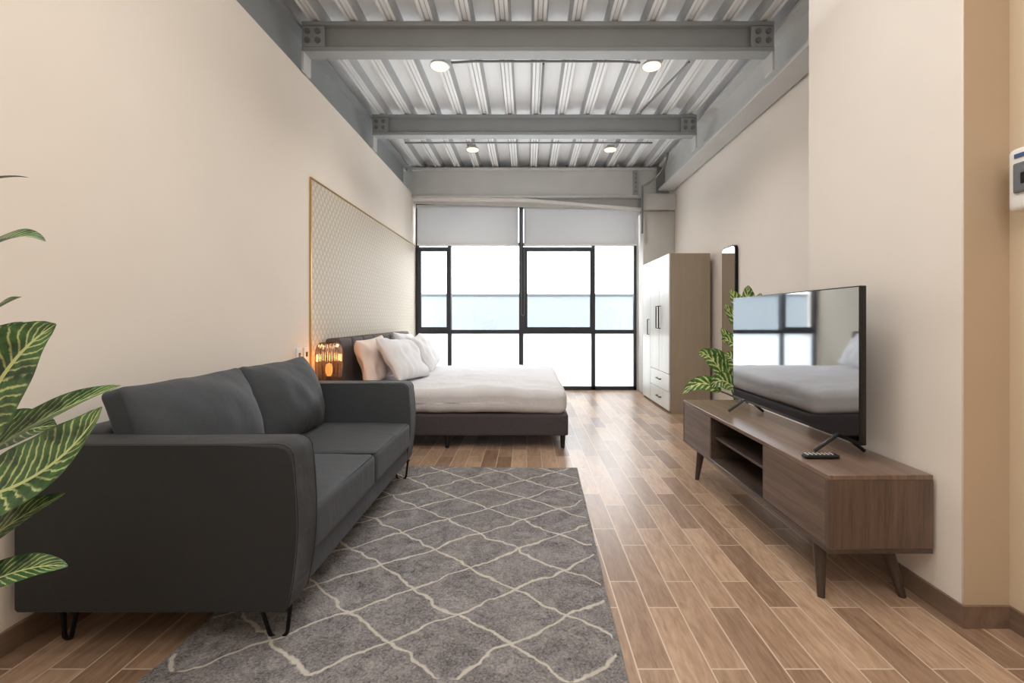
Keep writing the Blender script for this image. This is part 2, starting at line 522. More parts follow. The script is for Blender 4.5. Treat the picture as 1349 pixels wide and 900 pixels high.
struct(b.obj('baseboard_pier', M['base']))
struct(MB().box(1.868, 1.88, YB, 1.762, 0, 0.085).obj('baseboard_entrance', M['base']))

pn = MB().box(XL + 0.001, XL + 0.007, 3.93, 7.6, 0.09, 2.41).obj('wallpaper_panel', M['paper'], recenter=False)
top(pn, 'cream wallpaper panel with small diamond pattern, brass edged', 'wall panel')
b = MB(); b.box(XL + 0.001, XL + 0.014, 3.918, 3.93, 0.09, 2.422); b.box(XL + 0.001, XL + 0.014, 3.93, 7.6, 2.41, 2.422)
b.obj('edge_trim', M['gold'], pn, label='thin brass edge strip')

# ------------------------------------------------------------ steel beams
def ibeam_x(y, x0, x1, z0, z1, fw=0.13, ft=0.035):
    e = thing('steel_beam', ((x0 + x1) / 2, y, z0), 'grey painted steel I-beam spanning the room with bolted end plates', 'beam', 'ceiling cross beams')
    b = MB()
    b.box(x0, x1, y - fw / 2, y + fw / 2, z0, z0 + ft, 0.004, 1)
    b.box(x0, x1, y - fw / 2, y + fw / 2, z1 - ft, z1, 0.004, 1)
    b.box(x0, x1, y - 0.012, y + 0.012, z0 + ft, z1 - ft)
    b.obj('beam_body', M['steel'], e)
    for s, xx in ((1, x0), (-1, x1)):
        pl = MB().box(min(xx, xx + s * 0.19), max(xx, xx + s * 0.19), y - 0.058, y - 0.043, z0 + ft + 0.003, z1 - ft - 0.003, 0.003, 1).obj('end_plate', M['steel'], e)
        for i in range(2):
            for j in range(2):
                cx = xx + s * (0.05 + 0.085 * i); cz = z0 + ft + 0.055 + j * 0.075
                MB().cyl((cx, y - 0.073, cz), (cx, y - 0.058, cz), 0.024, seg=6).obj('bolt', M['bolt'], pl)
        MB().box(min(xx, xx + s * 0.02), max(xx, xx + s * 0.02), y - fw / 2, y + fw / 2, z0 - 0.16, z0, 0.002, 1).obj('bracket', M['steel_l'], e)
    return e
B1 = ibeam_x(3.83, -1.865, 2.05, 3.415, 3.664)
B2 = copy_thing(B1, (0, 1.72, 0))
def ibeam_y(xc, y0, y1, z0, z1, fw, label, mat):
    b = MB(); ft = 0.035
    b.box(xc - fw / 2, xc + fw / 2, y0, y1, z0, z0 + ft, 0.004, 1)
    b.box(xc - fw / 2, xc + fw / 2, y0, y1, z1 - ft, z1, 0.004, 1)
    b.box(xc - 0.012, xc + 0.012, y0, y1, z0 + ft, z1 - ft)
    return top(b.obj('steel_beam', mat), label, 'beam')
ibeam_y(-1.99, YB, 7.3, 3.252, 3.664, 0.2, 'grey painted steel I-beam running along the top of the plaster wall', M['steel'])
ibeam_y(2.23, 2.76, 7.3, 3.25, 3.664, 0.24, 'light grey steel I-beam running above the wardrobe wall', M['steel_l'])
e = thing('steel_beam', (0, 7.42, 3.17), 'light grey deep steel beam above the window', 'beam')
b = MB()
b.box(-1.865, 2.1, 7.34, 7.5, 3.60, 3.64, 0.004, 1)
b.box(-1.865, 2.1, 7.40, 7.42, 3.2, 3.60)
b.box(-1.865, 2.1, 7.36, 7.48, 3.17, 3.20, 0.004, 1)
b.obj('beam_body', M['steel_l'], e)
pl = MB().box(1.72, 1.80, 7.36, 7.399, 3.2, 3.6, 0.004, 1).obj('splice_plate', M['steel'], e)
for i in range(5):
    MB().cyl((1.76, 7.345, 3.26 + i * 0.07), (1.76, 7.36, 3.26 + i * 0.07), 0.016, seg=6).obj('bolt', M['bolt'], pl)
top(MB().box(1.84, 2.375, 7.25, 7.33, 2.94, 3.19, 0.006, 2).obj('steel_beam', M['steel_l']), 'short light grey beam stub on top of the corner column', 'beam')
b = MB()
b.prism([(-1.865, 3.14), (0.0, 3.12), (1.87, 2.97), (1.87, 3.01), (0.0, 3.165), (-1.865, 3.185)], 'y', 7.44, 7.52)
struct(b.obj('trim_1', M['white']))
b = MB()
b.prism([(-1.865, 3.10), (1.84, 2.99), (1.84, 3.165), (-1.865, 3.165)], 'y', 7.52, 7.54)
struct(b.obj('trim_2', M['steel_l']))

# ------------------------------------------------------------ window
w = thing('window_1', (0, YW, 0.0), 'wide black-framed window wall with frosted lower panes', 'window')
w['kind'] = 'structure'
b = MB(); y0, y1 = YW, YW + 0.07
xl, xr, zb, zt = -1.865, 1.845, 0.0, 3.16
b.box(xl, xl + 0.05, y0, y1, zb, zt); b.box(xr - 0.045, xr, y0, y1, zb, zt)
b.box(xl, xr, y0, y1, zb, zb + 0.06); b.box(xl, xr, y0, y1, zt - 0.05, zt)
b.box(-0.13, -0.06, y0 - 0.02, y1, zb, zt)
b.box(-1.33, -1.27, y0, y1, zb, 2.45); b.box(1.09, 1.15, y0, y1, zb, 2.45)
b.box(xl, xr, y0 - 0.005, y1, 0.95, 1.015)
b.box(xl, xr, y0, y1, 2.43, 2.48)
b.obj('frame', M['black'], w)
def sash(x0, x1, z0, z1):
    b = MB(); k = 0.07; ya, yb = YW - 0.03, YW - 0.001
    b.box(x0, x0 + k, ya, yb, z0, z1); b.box(x1 - k, x1, ya, yb, z0, z1)
    b.box(x0 + k, x1 - k, ya, yb, z0, z0 + k); b.box(x0 + k, x1 - k, ya, yb, z1 - k, z1)
    b.box((x0 + x1) / 2 - 0.06, (x0 + x1) / 2 + 0.06, ya - 0.03, ya, z0 + 0.01, z0 + 0.035)
    return b.obj('sash', M['black'], w)
sash(-0.06, 1.13, 0.99, 2.40); sash(-1.84, -1.275, 0.99, 2.40)
MB().box(xl + 0.05, xr - 0.045, YW + 0.03, YW + 0.036, 1.015, 3.11).obj('glass_pane', M['glass'], w)
MB().box(xl + 0.05, xr - 0.045, YW + 0.03, YW + 0.036, 0.06, 0.95).obj('frosted_pane', M['frost'], w)

def blind(x0, x1, ztop):
    e = thing('roller_blind', ((x0 + x1) / 2, 7.58, 2.42), 'light grey translucent roller blind partly lowered over the window', 'roller blind', 'window roller blinds')
    MB().cyl((x0, 7.59, ztop - 0.03), (x1, 7.59, ztop - 0.03), 0.028).obj('roller', M['white'], e)
    MB().box(x0 + 0.01, x1 - 0.01, 7.558, 7.561, 2.44, ztop - 0.03).obj('blind_fabric', M['blind'], e)
    MB().box(x0 + 0.01, x1 - 0.01, 7.55, 7.57, 2.415, 2.44, 0.004, 2).obj('bottom_rail', M['white'], e)
    return e
blind(-1.83, -0.13, 3.10)
blind(-0.06, 1.84, 3.08)
pts = [(-0.09, 7.54, 3.0), (-0.09, 7.54, 1.3)] + [(-0.065 - 0.025 * math.cos(a * math.pi / 8), 7.54, 1.28 - 0.03 * math.sin(a * math.pi / 8)) for a in range(9)] + [(-0.04, 7.54, 1.3), (-0.04, 7.54, 3.0)]
top(MB().tube(pts, 0.005, 6).obj('blind_cord', M['chrome']), 'looped bead cord hanging beside the window mullion', 'blind cord')

# exterior
pw_ = top(MB().box(-14, 14, 12.0, 12.3, -0.5, 1.80, 0.01, 1).obj('parapet_wall', M['ext']), 'pale rendered parapet wall outside the window', 'outside wall')
MB().box(-14, 14, 11.95, 12.35, 1.801, 1.86, 0.01, 1).obj('coping', M['extcap'], pw_)
struct(MB().box(-14, 14, 7.95, 12.0, -0.6, -0.5).obj('ground', M['terr']))

# ------------------------------------------------------------ ceiling lights & conduit
def clight(x, y):
    e = thing('ceiling_light', (x, y, 3.6), 'round white ceiling spotlight glowing warm', 'ceiling light', 'round ceiling spotlights')
    b = MB(); b.box(x - 0.05, x + 0.05, y - 0.05, y + 0.05, 3.625, 3.664, 0.006, 2); b.cyl((x, y, 3.604), (x, y, 3.625), 0.098, 0.09, 32)
    b.obj('housing', M['steel_l'], e)
    MB().cyl((x, y, 3.597), (x, y, 3.6035), 0.080, 0.084, 32).obj('diffuser', M['lamp_e'], e)
    return e
c1 = clight(-0.83, 4.34)
for dx, dy in ((2.02, 0), (0.06, 2.14), (2.02, 2.14)):
    copy_thing(c1, (dx, dy, 0))
def pipe(pts, label, r=0.011):
    return top(MB().tube(pts, r, 10).obj('conduit_pipe', M['chrome']), label, 'conduit', 'ceiling conduits')
pipe([(-0.72, 4.34, 3.64), (-0.5, 4.34, 3.653), (0.9, 4.34, 3.653), (1.08, 4.34, 3.64)], 'thin grey conduit running between two ceiling spotlights')
pipe([(-1.7, 6.35, 3.653), (1.75, 6.35, 3.653)], 'thin grey conduit running across the ceiling deck')
pipe([(0.16, 4.38, 3.653), (0.16, 5.4, 3.653)], 'thin grey conduit running lengthwise on the ceiling deck')
pipe([(1.55, 4.35, 3.653), (1.35, 5.4, 3.653)], 'thin grey conduit running lengthwise on the ceiling deck')
pp = [(1.83, 7.22, 2.55)] + [(1.83, 7.22, 2.55 + 0.75 * i / 6) for i in range(1, 7)] + [(1.83 + 0.25 * math.sin(a * math.pi / 16), 7.22 - 0.5 * math.sin(a * math.pi / 16), 3.3 + 0.35 * (1 - math.cos(a * math.pi / 16))) for a in range(1, 9)]
pipe(pp, 'grey flexible conduit curving down beside the corner column', 0.016)

# ------------------------------------------------------------ wardrobe
wd = thing('wardrobe', (2.05, 6.41, 0), 'tall wardrobe with pale doors and grey-beige side panel', 'wardrobe')
b = MB()
b.box(1.822, 2.32, 5.76, 5.782, 0, 2.03, 0.002, 1); b.box(1.822, 2.32, 7.038, 7.06, 0, 2.03)
b.box(1.822, 2.32, 5.782, 7.038, 2.008, 2.03); b.box(1.822, 2.32, 5.782, 7.038, 0.05, 0.07)
b.box(2.31, 2.32, 5.782, 7.038, 0.07, 2.008); b.box(1.84, 1.86, 5.782, 7.038, 0, 0.05)
b.box(1.83, 2.31, 6.62, 6.638, 0.07, 2.008)
b.obj('body', M['ward_side'], wd)
def handle(par, y, z, vert=True, L=0.16):
    b = MB()
    if vert:
        b.tube([(1.80, y, z - L / 2), (1.775, y, z - L / 2), (1.775, y, z + L / 2), (1.80, y, z + L / 2)], 0.008, 8)
    else:
        b.tube([(1.80, y - L / 2, z), (1.775, y - L / 2, z), (1.775, y + L / 2, z), (1.80, y + L / 2, z)], 0.008, 8)
    b.obj('handle', M['metalblk'], par, label='black bar handle')
def panel(nm, ya, yb, za, zb):
    b = MB(); b.box(1.80, 1.82, ya + 0.003, yb - 0.003, za, zb, 0.003, 1)
    return b.obj(nm, M['ward_front'], wd)
d = panel('door', 5.76, 6.20, 0.50, 2.03); handle(d, 6.14, 1.22, True, 0.3)
d = panel('door', 6.20, 6.63, 0.50, 2.03); handle(d, 6.26, 1.22, True, 0.3)
d = panel('door', 6.63, 7.06, 0.03, 2.03); handle(d, 6.70, 1.08, True, 0.22)
d = panel('drawer', 5.76, 6.63, 0.27, 0.495); handle(d, 6.19, 0.39, False)
d = panel('drawer', 5.76, 6.63, 0.03, 0.265); handle(d, 6.19, 0.15, False)

mr = thing('wall_mirror', (2.36, 5.3, 0.4), 'tall narrow mirror with rounded black frame on the wall', 'mirror')
def rrect(y0, y1, z0, z1, r):
    o = []
    for cy, cz, a0 in ((y1 - r, z1 - r, 0), (y0 + r, z1 - r, 90), (y0 + r, z0 + r, 180), (y1 - r, z0 + r, 270)):
        for k in range(7):
            a = math.radians(a0 + 15 * k); o.append((cy + r * math.cos(a), cz + r * math.sin(a)))
    return o
MB().prism(rrect(5.12, 5.47, 0.4, 2.04, 0.06), 'x', 2.345, 2.378).obj('frame', M['metalblk'], mr)
MB().prism(rrect(5.135, 5.455, 0.415, 2.025, 0.05), 'x', 2.342, 2.3445).obj('mirror_glass', M['mirror'], mr)

# ------------------------------------------------------------ TV console
cs = thing('tv_console', (1.47, 2.76, 0), 'walnut-finish low TV console with open shelves and splayed legs', 'tv stand')
X0, X1, Ya, Yb, Z0, Z1 = 1.25, 1.685, 1.887, 3.64, 0.225, 0.552
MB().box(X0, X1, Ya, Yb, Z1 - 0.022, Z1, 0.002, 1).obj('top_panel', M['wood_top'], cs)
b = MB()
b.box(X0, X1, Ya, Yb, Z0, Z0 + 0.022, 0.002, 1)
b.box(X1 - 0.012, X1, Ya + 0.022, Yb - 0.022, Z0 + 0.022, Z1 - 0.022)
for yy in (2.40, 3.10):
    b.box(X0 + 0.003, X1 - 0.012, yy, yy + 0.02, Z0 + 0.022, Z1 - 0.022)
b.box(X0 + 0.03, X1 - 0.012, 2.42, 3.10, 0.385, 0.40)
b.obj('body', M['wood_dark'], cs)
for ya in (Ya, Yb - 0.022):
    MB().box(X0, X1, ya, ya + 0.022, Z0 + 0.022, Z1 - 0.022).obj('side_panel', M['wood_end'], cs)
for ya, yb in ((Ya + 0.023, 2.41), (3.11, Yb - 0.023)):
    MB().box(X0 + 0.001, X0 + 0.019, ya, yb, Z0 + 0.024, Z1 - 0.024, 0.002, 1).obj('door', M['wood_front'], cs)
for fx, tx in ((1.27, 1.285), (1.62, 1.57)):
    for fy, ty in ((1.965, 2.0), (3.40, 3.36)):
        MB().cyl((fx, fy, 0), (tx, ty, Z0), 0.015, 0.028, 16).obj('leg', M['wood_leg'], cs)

tv = thing('television', (1.51, 2.68, 0.553), 'flat screen television switched off, reflecting the window and bed', 'television')
b = MB(); b.box(1.50, 1.53, 2.05, 3.31, 0.628, 1.35, 0.004, 2); b.box(1.53, 1.56, 2.25, 3.11, 0.65, 1.0, 0.01, 2)
b.obj('casing', M['plasticblk'], tv)
MB().box(1.4985, 1.4995, 2.056, 3.304, 0.646, 1.344).obj('screen', M['screen'], tv)
for yy in (2.20, 3.14):
    b = MB()
    b.tube([(1.39, yy, 0.562), (1.50, yy, 0.640), (1.53, yy, 0.640), (1.63, yy, 0.562)], 0.009, 8)
    b.obj('stand_foot', M['plasticblk'], tv)
rm = thing('remote_control', (1.36, 2.12, 0.553), 'black remote control with small pale buttons lying on console', 'remote control')
MB().rbox(1.285, 1.445, 2.095, 2.14, 0.553, 0.572, 0.009, 8).obj('body', M['plasticblk'], rm)
b = MB()
for i in range(7):
    for j in range(3):
        b.cyl((1.30 + i * 0.019, 2.106 + j * 0.011, 0.571), (1.30 + i * 0.019, 2.106 + j * 0.011, 0.5735), 0.0035, seg=8)
b.obj('button', M['white'], rm)['kind'] = 'stuff'

# ------------------------------------------------------------ rug
rg = MB()
hw, ya, yb = 0.80, -1.13, 1.13
def rw(p):
    z = p.z
    if z > 0.008: z += 0.005 * noise.noise(Vector((p.x * 6, p.y * 6, 0)))
    return Vector((p.x + 0.006 * noise.noise(Vector((p.y * 3, 0, 5))), p.y + 0.006 * noise.noise(Vector((p.x * 3, 2, 5))), z))
rg.rbox(-hw, hw, ya, yb, 0.001, 0.018, 0.007, 60, rw)
ro = rg.obj('rug', rug_mat(hw, ya, yb), recenter=False)
ro.location = (-0.435, 2.51, 0); ro.rotation_euler = (0, 0, -math.radians(1.9))
top(ro, 'grey shag rug with cream trellis line pattern', 'rug')

# ------------------------------------------------------------ sofa
sf = thing('sofa', (-1.32, 2.53, 0), 'charcoal fabric two-seat sofa with black hairpin legs', 'sofa')
SX0, SX1 = -1.83, -0.80
def armprofile(zt, sh=0.0):
    o = [(SX0 + 0.012, 0.15), (SX0, 0.162), (SX0, zt - 0.03), (SX0 + 0.008, zt - 0.010), (SX0 + 0.03, zt)]
    for i in range(1, 7):
        o.append((SX0 + 0.03 + (0.84) * i / 7, zt - 0.003 * math.sin(i / 7 * math.pi)))
    o += [(-0.893 + sh, zt - 0.001), (-0.868 + sh, zt - 0.006), (-0.848 + sh, zt - 0.018), (-0.836 + sh, zt - 0.038)]
    zm = 0.45
    for i in range(1, 6):
        k = i / 5; z = zt - 0.038 - (zt - 0.038 - zm) * k
        o.append((-0.836 + sh + 0.016 * math.sin(k * math.pi / 2), z))
    for i in range(1, 9):
        k = i / 8; z = zm - (zm - 0.165) * k
        o.append((-0.820 + sh - 0.035 * k ** 1.8, z))
    o += [(-0.865 + sh, 0.15)]
    return o
for y0_, y1_, zt_, sh_ in ((1.62, 1.785, 0.752, 0.0), (3.285, 3.45, 0.735, -0.02)):
    pr = armprofile(zt_, sh_)
    a = MB().prism(pr, 'y', y0_, y1_, 0.012, 3).obj('armrest', M['sofa_shade'] if y0_ < 2 else M['sofa'], sf, ang=50)
    for yy in (y0_ + 0.010, y1_ - 0.010):
        pts = [(px_, yy, pz_) for px_, pz_ in pr[4:]]
        MB().tube(pts, 0.0018, 6).obj('piping', M['seam'], a)
MB().rbox(SX0, SX0 + 0.17, 1.787, 3.283, 0.16, 0.76, 0.03, 16).obj('backrest', M['sofa'], sf, ang=80)
MB().rbox(SX0 + 0.1, -0.862, 1.787, 3.283, 0.16, 0.285, 0.015, 16).obj('seat_base', M['sofa'], sf, ang=80)
def seatw(ya, yb):
    def f(p):
        u = (p.y - (ya + yb) / 2) / ((yb - ya) / 2); v = (p.x + 1.25) / 0.42
        if p.z > 0.36: p.z += 0.014 * max(0, (1 - u * u)) * max(0, 1 - v * v) + 0.005 * noise.noise(p * 5)
        return p
    return f
for ya, yb in ((1.79, 2.532), (2.536, 3.28)):
    c_ = MB().rbox(-1.67, -0.838, ya, yb, 0.270, 0.455, 0.032, 26, seatw(ya, yb)).obj('seat_cushion', M['sofa'], sf, ang=80)
    MB().tube([(-1.6, ya + 0.009, 0.446), (-0.848, ya + 0.009, 0.446), (-0.848, yb - 0.009, 0.446), (-1.6, yb - 0.009, 0.446)], 0.0024, 6).obj('piping', M['seam'], c_)
def backc(yc, hy, mat, seed):
    R = Matrix.Rotation(math.radians(-17), 4, 'Y')
    def f(p):
        v = p.y / hy; z = p.z / 0.25
        bul = max(0, 1 - abs(v) ** 2.5) * max(0, 1 - abs(z) ** 2.5)
        th = 0.5 + 0.5 * max(0, 1 - abs(v) ** 4) * max(0, 1 - abs(z) ** 4)
        p.x *= th
        p.x += (1 if p.x > 0 else -0.3) * 0.08 * bul
        p.z += (0.014 * abs(v) ** 4 - 0.002) * (1 if z > 0 else 0)
        nz = noise.noise(Vector((p.x * 4, p.y * 5 + seed, p.z * 5)))
        n2 = noise.noise(Vector((p.x * 3 + seed, p.y * 11 + p.z * 6, p.z * 8)))
        p.x += 0.020 * nz + 0.009 * n2
        p.z += 0.006 * nz
        q = R @ p
        return q + Vector((-1.55, yc, 0.683))
    MB().rbox(-0.105, 0.105, -hy, hy, -0.245, 0.245, 0.035, 40, f).obj('back_cushion', mat, sf, ang=80)
backc(2.145, 0.372, M['sofa'], 3)
backc(2.885, 0.360, M['sofa'], 9)
def hairpin(x, y, sx, hw_=0.065):
    dx = sx * 0.012
    R_ = 0.036 if hw_ > 0.05 else 0.014
    pts = [(x - hw_, y, 0.15)] + [(x + dx + R_ * math.sin(a), y, 0.008 + R_ - R_ * math.cos(a)) for a in [-1.5, -1.2, -0.9, -0.6, -0.3, 0, 0.3, 0.6, 0.9, 1.2, 1.5]] + [(x + hw_, y, 0.15)]
    b = MB(); b.tube(pts, 0.0075, 8); b.box(x - hw_ - .01, x + hw_ + .01, y - 0.03, y + 0.03, 0.144, 0.1495)
    b.obj('leg', M['metalblk'], sf, label='black hairpin metal leg')
for x, sx, h_ in ((-0.94, 1, 0.06), (-1.70, -1, 0.03)):
    for y in (1.70, 3.37):
        hairpin(x, y, sx, h_)

# ------------------------------------------------------------ bed
bd = thing('bed', (-0.7, 5.32, 0), 'low upholstered dark grey bed frame with brown headboard', 'bed')
BX0, BX1, BY0, BY1 = -1.70, 0.385, 4.20, 6.46
MB().rbox(BX0, BX1, BY0, BY1, 0.115, 0.315, 0.02, 12).obj('frame', M['bedf'], bd, ang=60)
b = MB()
n = 8; hy0, hy1 = 4.14, 6.6; wv = (hy1 - hy0) / n
for i in range(n):
    b.rbox(-1.84, -1.70, hy0 + wv * i, hy0 + wv * (i + 1), 0.1, 1.02, 0.03, 8)
b.obj('headboard', M['headb'], bd, ang=60, label='dark brown channelled upholstered headboard')
MB().rbox(BX0 + 0.01, BX1 - 0.07, BY0 + 0.07, BY1 - 0.07, 0.316, 0.50, 0.04, 8).obj('mattress', M['matt'], bd, ang=60)
for x in (BX0 + 0.06, -0.74, BX1 - 0.05):
    for y in (BY0 + 0.04, BY1 - 0.05):
        MB().cyl((x, y, 0), (x, y, 0.118), 0.018, 0.025, 14).obj('leg', M['plasticblk'], bd)
def duv(p):
    nz = noise.noise(Vector((p.x * 2.2, p.y * 2.2, p.z * 2)))
    n2 = noise.noise(Vector((p.x * 6, p.y * 6, p.z * 1.5 + 4)))
    n3 = noise.noise(Vector((p.x * 3 + p.y * 9, p.y * 3 - p.x * 4, p.z * 1.0 + 9)))
    u = (p.x + 0.65) / 1.05; v = (p.y - 5.33) / 1.13
    if p.z > 0.42:
        p.z += 0.02 * nz + 0.010 * n2 + 0.012 * n3 + 0.03 * max(0, 1 - u * u) * max(0, 1 - v * v)
    else:
        k = 0.020 * n2 + 0.006 * n3
        if abs(v) > abs(u): p.y += k
        else: p.x += k
    p.z += 0.012 * nz * (1 if p.z < 0.4 else 0)
    return p
top(MB().rbox(-1.66, 0.375, BY0 + 0.005, BY1 - 0.005, 0.318, 0.545, 0.075, 64, duv).obj('duvet', M['linen'], ang=80),
    'smooth white duvet spread over the bed', 'duvet')

def pillow(w_, h_, t_, loc, rot, mat, label, seed):
    bm = MB(); N = 34; gr = {}
    for side in (1, -1):
        for i in range(N + 1):
            for j in range(N + 1):
                u = math.sin((-1 + 2 * i / N) * math.pi / 2); v = math.sin((-1 + 2 * j / N) * math.pi / 2)
                edge = i in (0, N) or j in (0, N)
                if side == -1 and edge:
                    gr[(side, i, j)] = gr[(1, i, j)]; continue
                th = (max(0, (1 - u ** 4)) * max(0, (1 - v ** 4))) ** 0.55 * t_ / 2
                x = w_ / 2 * u * (1 - 0.07 * math.cos(v * math.pi / 2)); y = h_ / 2 * v * (1 - 0.07 * math.cos(u * math.pi / 2))
                nz = noise.noise(Vector((x * 7 + seed, y * 7, side * 3))) * 0.028 + noise.noise(Vector((x * 16 + seed, y * 6, side))) * 0.018
                gr[(side, i, j)] = bm.bm.verts.new((x, y, side * (th + nz * (0 if edge else min(1, th * 30)))))
        for i in range(N):
            for j in range(N):
                q = [gr[(side, i, j)], gr[(side, i + 1, j)], gr[(side, i + 1, j + 1)], gr[(side, i, j + 1)]]
                if side == -1: q.reverse()
                bm.bm.faces.new(q)
    o = bm.obj('pillow', mat, ang=90, recenter=False)
    o.location = loc; o.rotation_euler = rot
    return top(o, label, 'pillow', 'bed pillows')
def leanrot(tilt, yaw, roll=0):
    base = Matrix(((0, 0, 1), (1, 0, 0), (0, 1, 0)))
    m = Matrix.Rotation(math.radians(yaw), 3, 'Z') @ Matrix.Rotation(math.radians(-tilt), 3, 'Y') @ Matrix.Rotation(math.radians(roll), 3, 'X') @ base
    return m.to_euler()
pillow(0.78, 0.46, 0.18, (-1.545, 4.66, 0.785), leanrot(14, 0, 2), M['pillowp'], 'ivory pillow leaning against the headboard', 1)
pillow(0.78, 0.46, 0.18, (-1.545, 5.85, 0.795), leanrot(14, 0, -3), M['pillow'], 'white pillow leaning against the headboard', 5)
pillow(0.80, 0.48, 0.18, (-1.27, 4.74, 0.785), leanrot(32, -6, -5), M['pillow'], 'plump white pillow propped on another pillow', 9)
pillow(0.80, 0.48, 0.18, (-1.28, 5.72, 0.785), leanrot(32, 4, 3), M['pillow'], 'plump white pillow propped on another pillow', 14)

ns = thing('nightstand', (-1.66, 3.86, 0), 'small dark wood nightstand beside the bed', 'nightstand')
MB().box(-1.85, -1.48, 3.62, 4.10, 0.15, 0.64, 0.006, 2).obj('body', M['wood_dark'], ns)
d = MB().box(-1.48, -1.465, 3.63, 4.09, 0.38, 0.63, 0.003, 1).obj('drawer', M['wood_front'], ns)
MB().cyl((-1.465, 3.86, 0.5), (-1.445, 3.86, 0.5), 0.012).obj('knob', M['gold'], d)
for x in (-1.81, -1.52):
    for y in (3.66, 4.06):
        MB().cyl((x, y, 0), (x, y, 0.15), 0.014, 0.02, 12).obj('leg', M['wood_leg'], ns)
lp = thing('table_lamp', (-1.72, 3.96, 0.641), 'ribbed amber glass table lamp glowing on the nightstand', 'lamp')
lx, ly, lz = -1.72, 3.96, 0.641
MB().lathe([(0, 0), (0.09, 0), (0.09, 0.02), (0.03, 0.03), (0.02, 0.06), (0, 0.06)], (lx, ly, lz), 32).obj('base', M['metalblk'], lp)
MB().lathe([(0.092, 0.022), (0.102, 0.06), (0.108, 0.14), (0.108, 0.24), (0.103, 0.29), (0.090, 0.33), (0.068, 0.352), (0.060, 0.353)], (lx, ly, lz), 144, 0.045, 18).obj('lamp_shade', M['amber'], lp, ang=80)
b = MB(); b.lathe([(0, 0.06), (0.016, 0.062), (0.028, 0.09), (0.030, 0.13), (0.022, 0.165), (0.0, 0.175)], (lx, ly, lz), 20)
b.obj('bulb', M['bulb_e'], lp)

for yy, zz in ((3.85, 0.90), (3.73, 0.90)):
    o = thing('wall_socket', (XL, yy, zz), 'white plastic wall socket plate', 'wall socket', 'sockets by the nightstand')
    MB().box(XL, XL + 0.01, yy - 0.04, yy + 0.04, zz - 0.06, zz + 0.06, 0.003, 2).obj('plate', M['white'], o)
    MB().box(XL + 0.01, XL + 0.013, yy - 0.015, yy + 0.015, zz - 0.02, zz + 0.02, 0.001, 1).obj('switch', M['plasticblk'], o)

bp = thing('breaker_box', (1.85, 1.6, 1.6), 'white plastic electrical breaker box with smoked door', 'breaker box')
MB().rbox(1.80, 1.879, 1.42, 1.71, 1.595, 1.83, 0.02, 10).obj('body', M['white'], bp)
M['smoke'] = pm('smoked_plastic', (110, 116, 122), 0.15, 0.0, var=0.03)
MB().rbox(1.79, 1.802, 1.45, 1.68, 1.66, 1.77, 0.006, 8).obj('door', M['smoke'], bp)
b = MB()
for i in range(5):
    b.box(1.788, 1.7905, 1.47 + i * 0.04, 1.49 + i * 0.04, 1.69, 1.73)
b.obj('breaker_switch', M['plasticblk'], bp)
MB().box(1.797, 1.8005, 1.62, 1.68, 1.79, 1.805).obj('label_sticker', pm('blue_print', (70, 90, 140), 0.5), bp)

# ------------------------------------------------------------ plants
def U(px, py, Y):
    return Vector(((px - 694) / 600 * Y, Y, 1.2 - (py - 420) / 600 * Y))
PC = Vector((-1.64, 1.0, 0))
fp = thing('potted_plant', PC, 'tall potted plant with dark leaves and cream veins beside sofa', 'plant')
MB().lathe([(0, 0), (0.12, 0), (0.155, 0.30), (0.165, 0.32), (0.15, 0.32), (0.14, 0.29), (0, 0.285)], PC, 40).obj('pot', M['pot'], fp)
MB().lathe([(0, 0.292), (0.139, 0.288)], PC, 40).obj('soil', M['soil'], fp)
FL = [
 ((-90, 262), (-10, 225), (38, 234), 1.05, 0.016, (0, -0.3, 1)),
 ((-80, 372), (10, 285), (60, 318), 1.05, 0.036, (0.2, -0.55, 1)),
 ((-70, 450), (0, 395), (29, 391), 1.10, 0.026, (0, -0.5, 1)),
 ((-50, 600), (-15, 470), (74, 427), 1.02, 0.088, (0.3, -1, 0.3)),
 ((-60, 520), (-20, 470), (30, 424), 1.12, 0.065, (0.2, -1, 0.2)),
 ((-80, 640), (40, 540), (159, 508), 1.08, 0.050, (0.1, -0.8, 1)),
 ((-60, 660), (60, 640), (134, 536), 1.00, 0.088, (0.0, -1, 0.7)),
 ((-60, 600), (10, 560), (75, 560), 1.14, 0.07, (0.0, -1, 0.9)),
 ((-90, 770), (-10, 690), (86, 650), 1.02, 0.042, (0.1, -0.8, 0.8)),
 ((-80, 800), (20, 735), (89, 746), 1.02, 0.038, (0.1, -0.8, 0.9)),
 ((-60, 700), (-10, 660), (40, 628), 1.06, 0.055, (0.1, -1, 0.6)),
]
b = MB(); sb = MB()
bases = []
for (p0, c, p1, Y, W, nr) in FL:
    P0 = U(*p0, Y); bases.append(P0)
    b.leaf(P0, U(*c, Y - 0.04), U(*p1, Y), W, nr, 0.35, 20, 8, 0.03)
for k in range(14):
    a = math.radians(100 + k * 17); h = 0.7 + 0.07 * k
    base = Vector((PC.x, PC.y, h)); dr = Vector((math.cos(a), math.sin(a) * 0.8, 0))
    P0 = base + dr * 0.05
    rr = 0.30 if dr.x > -0.1 else 0.18
    P1 = base + dr * rr + Vector((0, 0, 0.05))
    b.leaf(P0, base + dr * rr * 0.6 + Vector((0, 0, 0.16)), P1, 0.05, (0, 0, 1), 0.3, 14, 6, 0.03); bases.append(P0)
b.obj('foliage', M['leaf1'], fp, ang=80)
for i, P in enumerate(bases):
    root = Vector((PC.x + 0.04 * math.cos(i * 2.4), PC.y + 0.04 * math.sin(i * 2.4), 0.28))
    mid = Vector((root.x, root.y, P.z * 0.75))
    sb.tube([root * (1 - t) ** 2 + mid * 2 * t * (1 - t) + P * t * t for t in [i_ / 8 for i_ in range(9)]], 0.007, 6)
sb.obj('stem', M['stem'], fp)

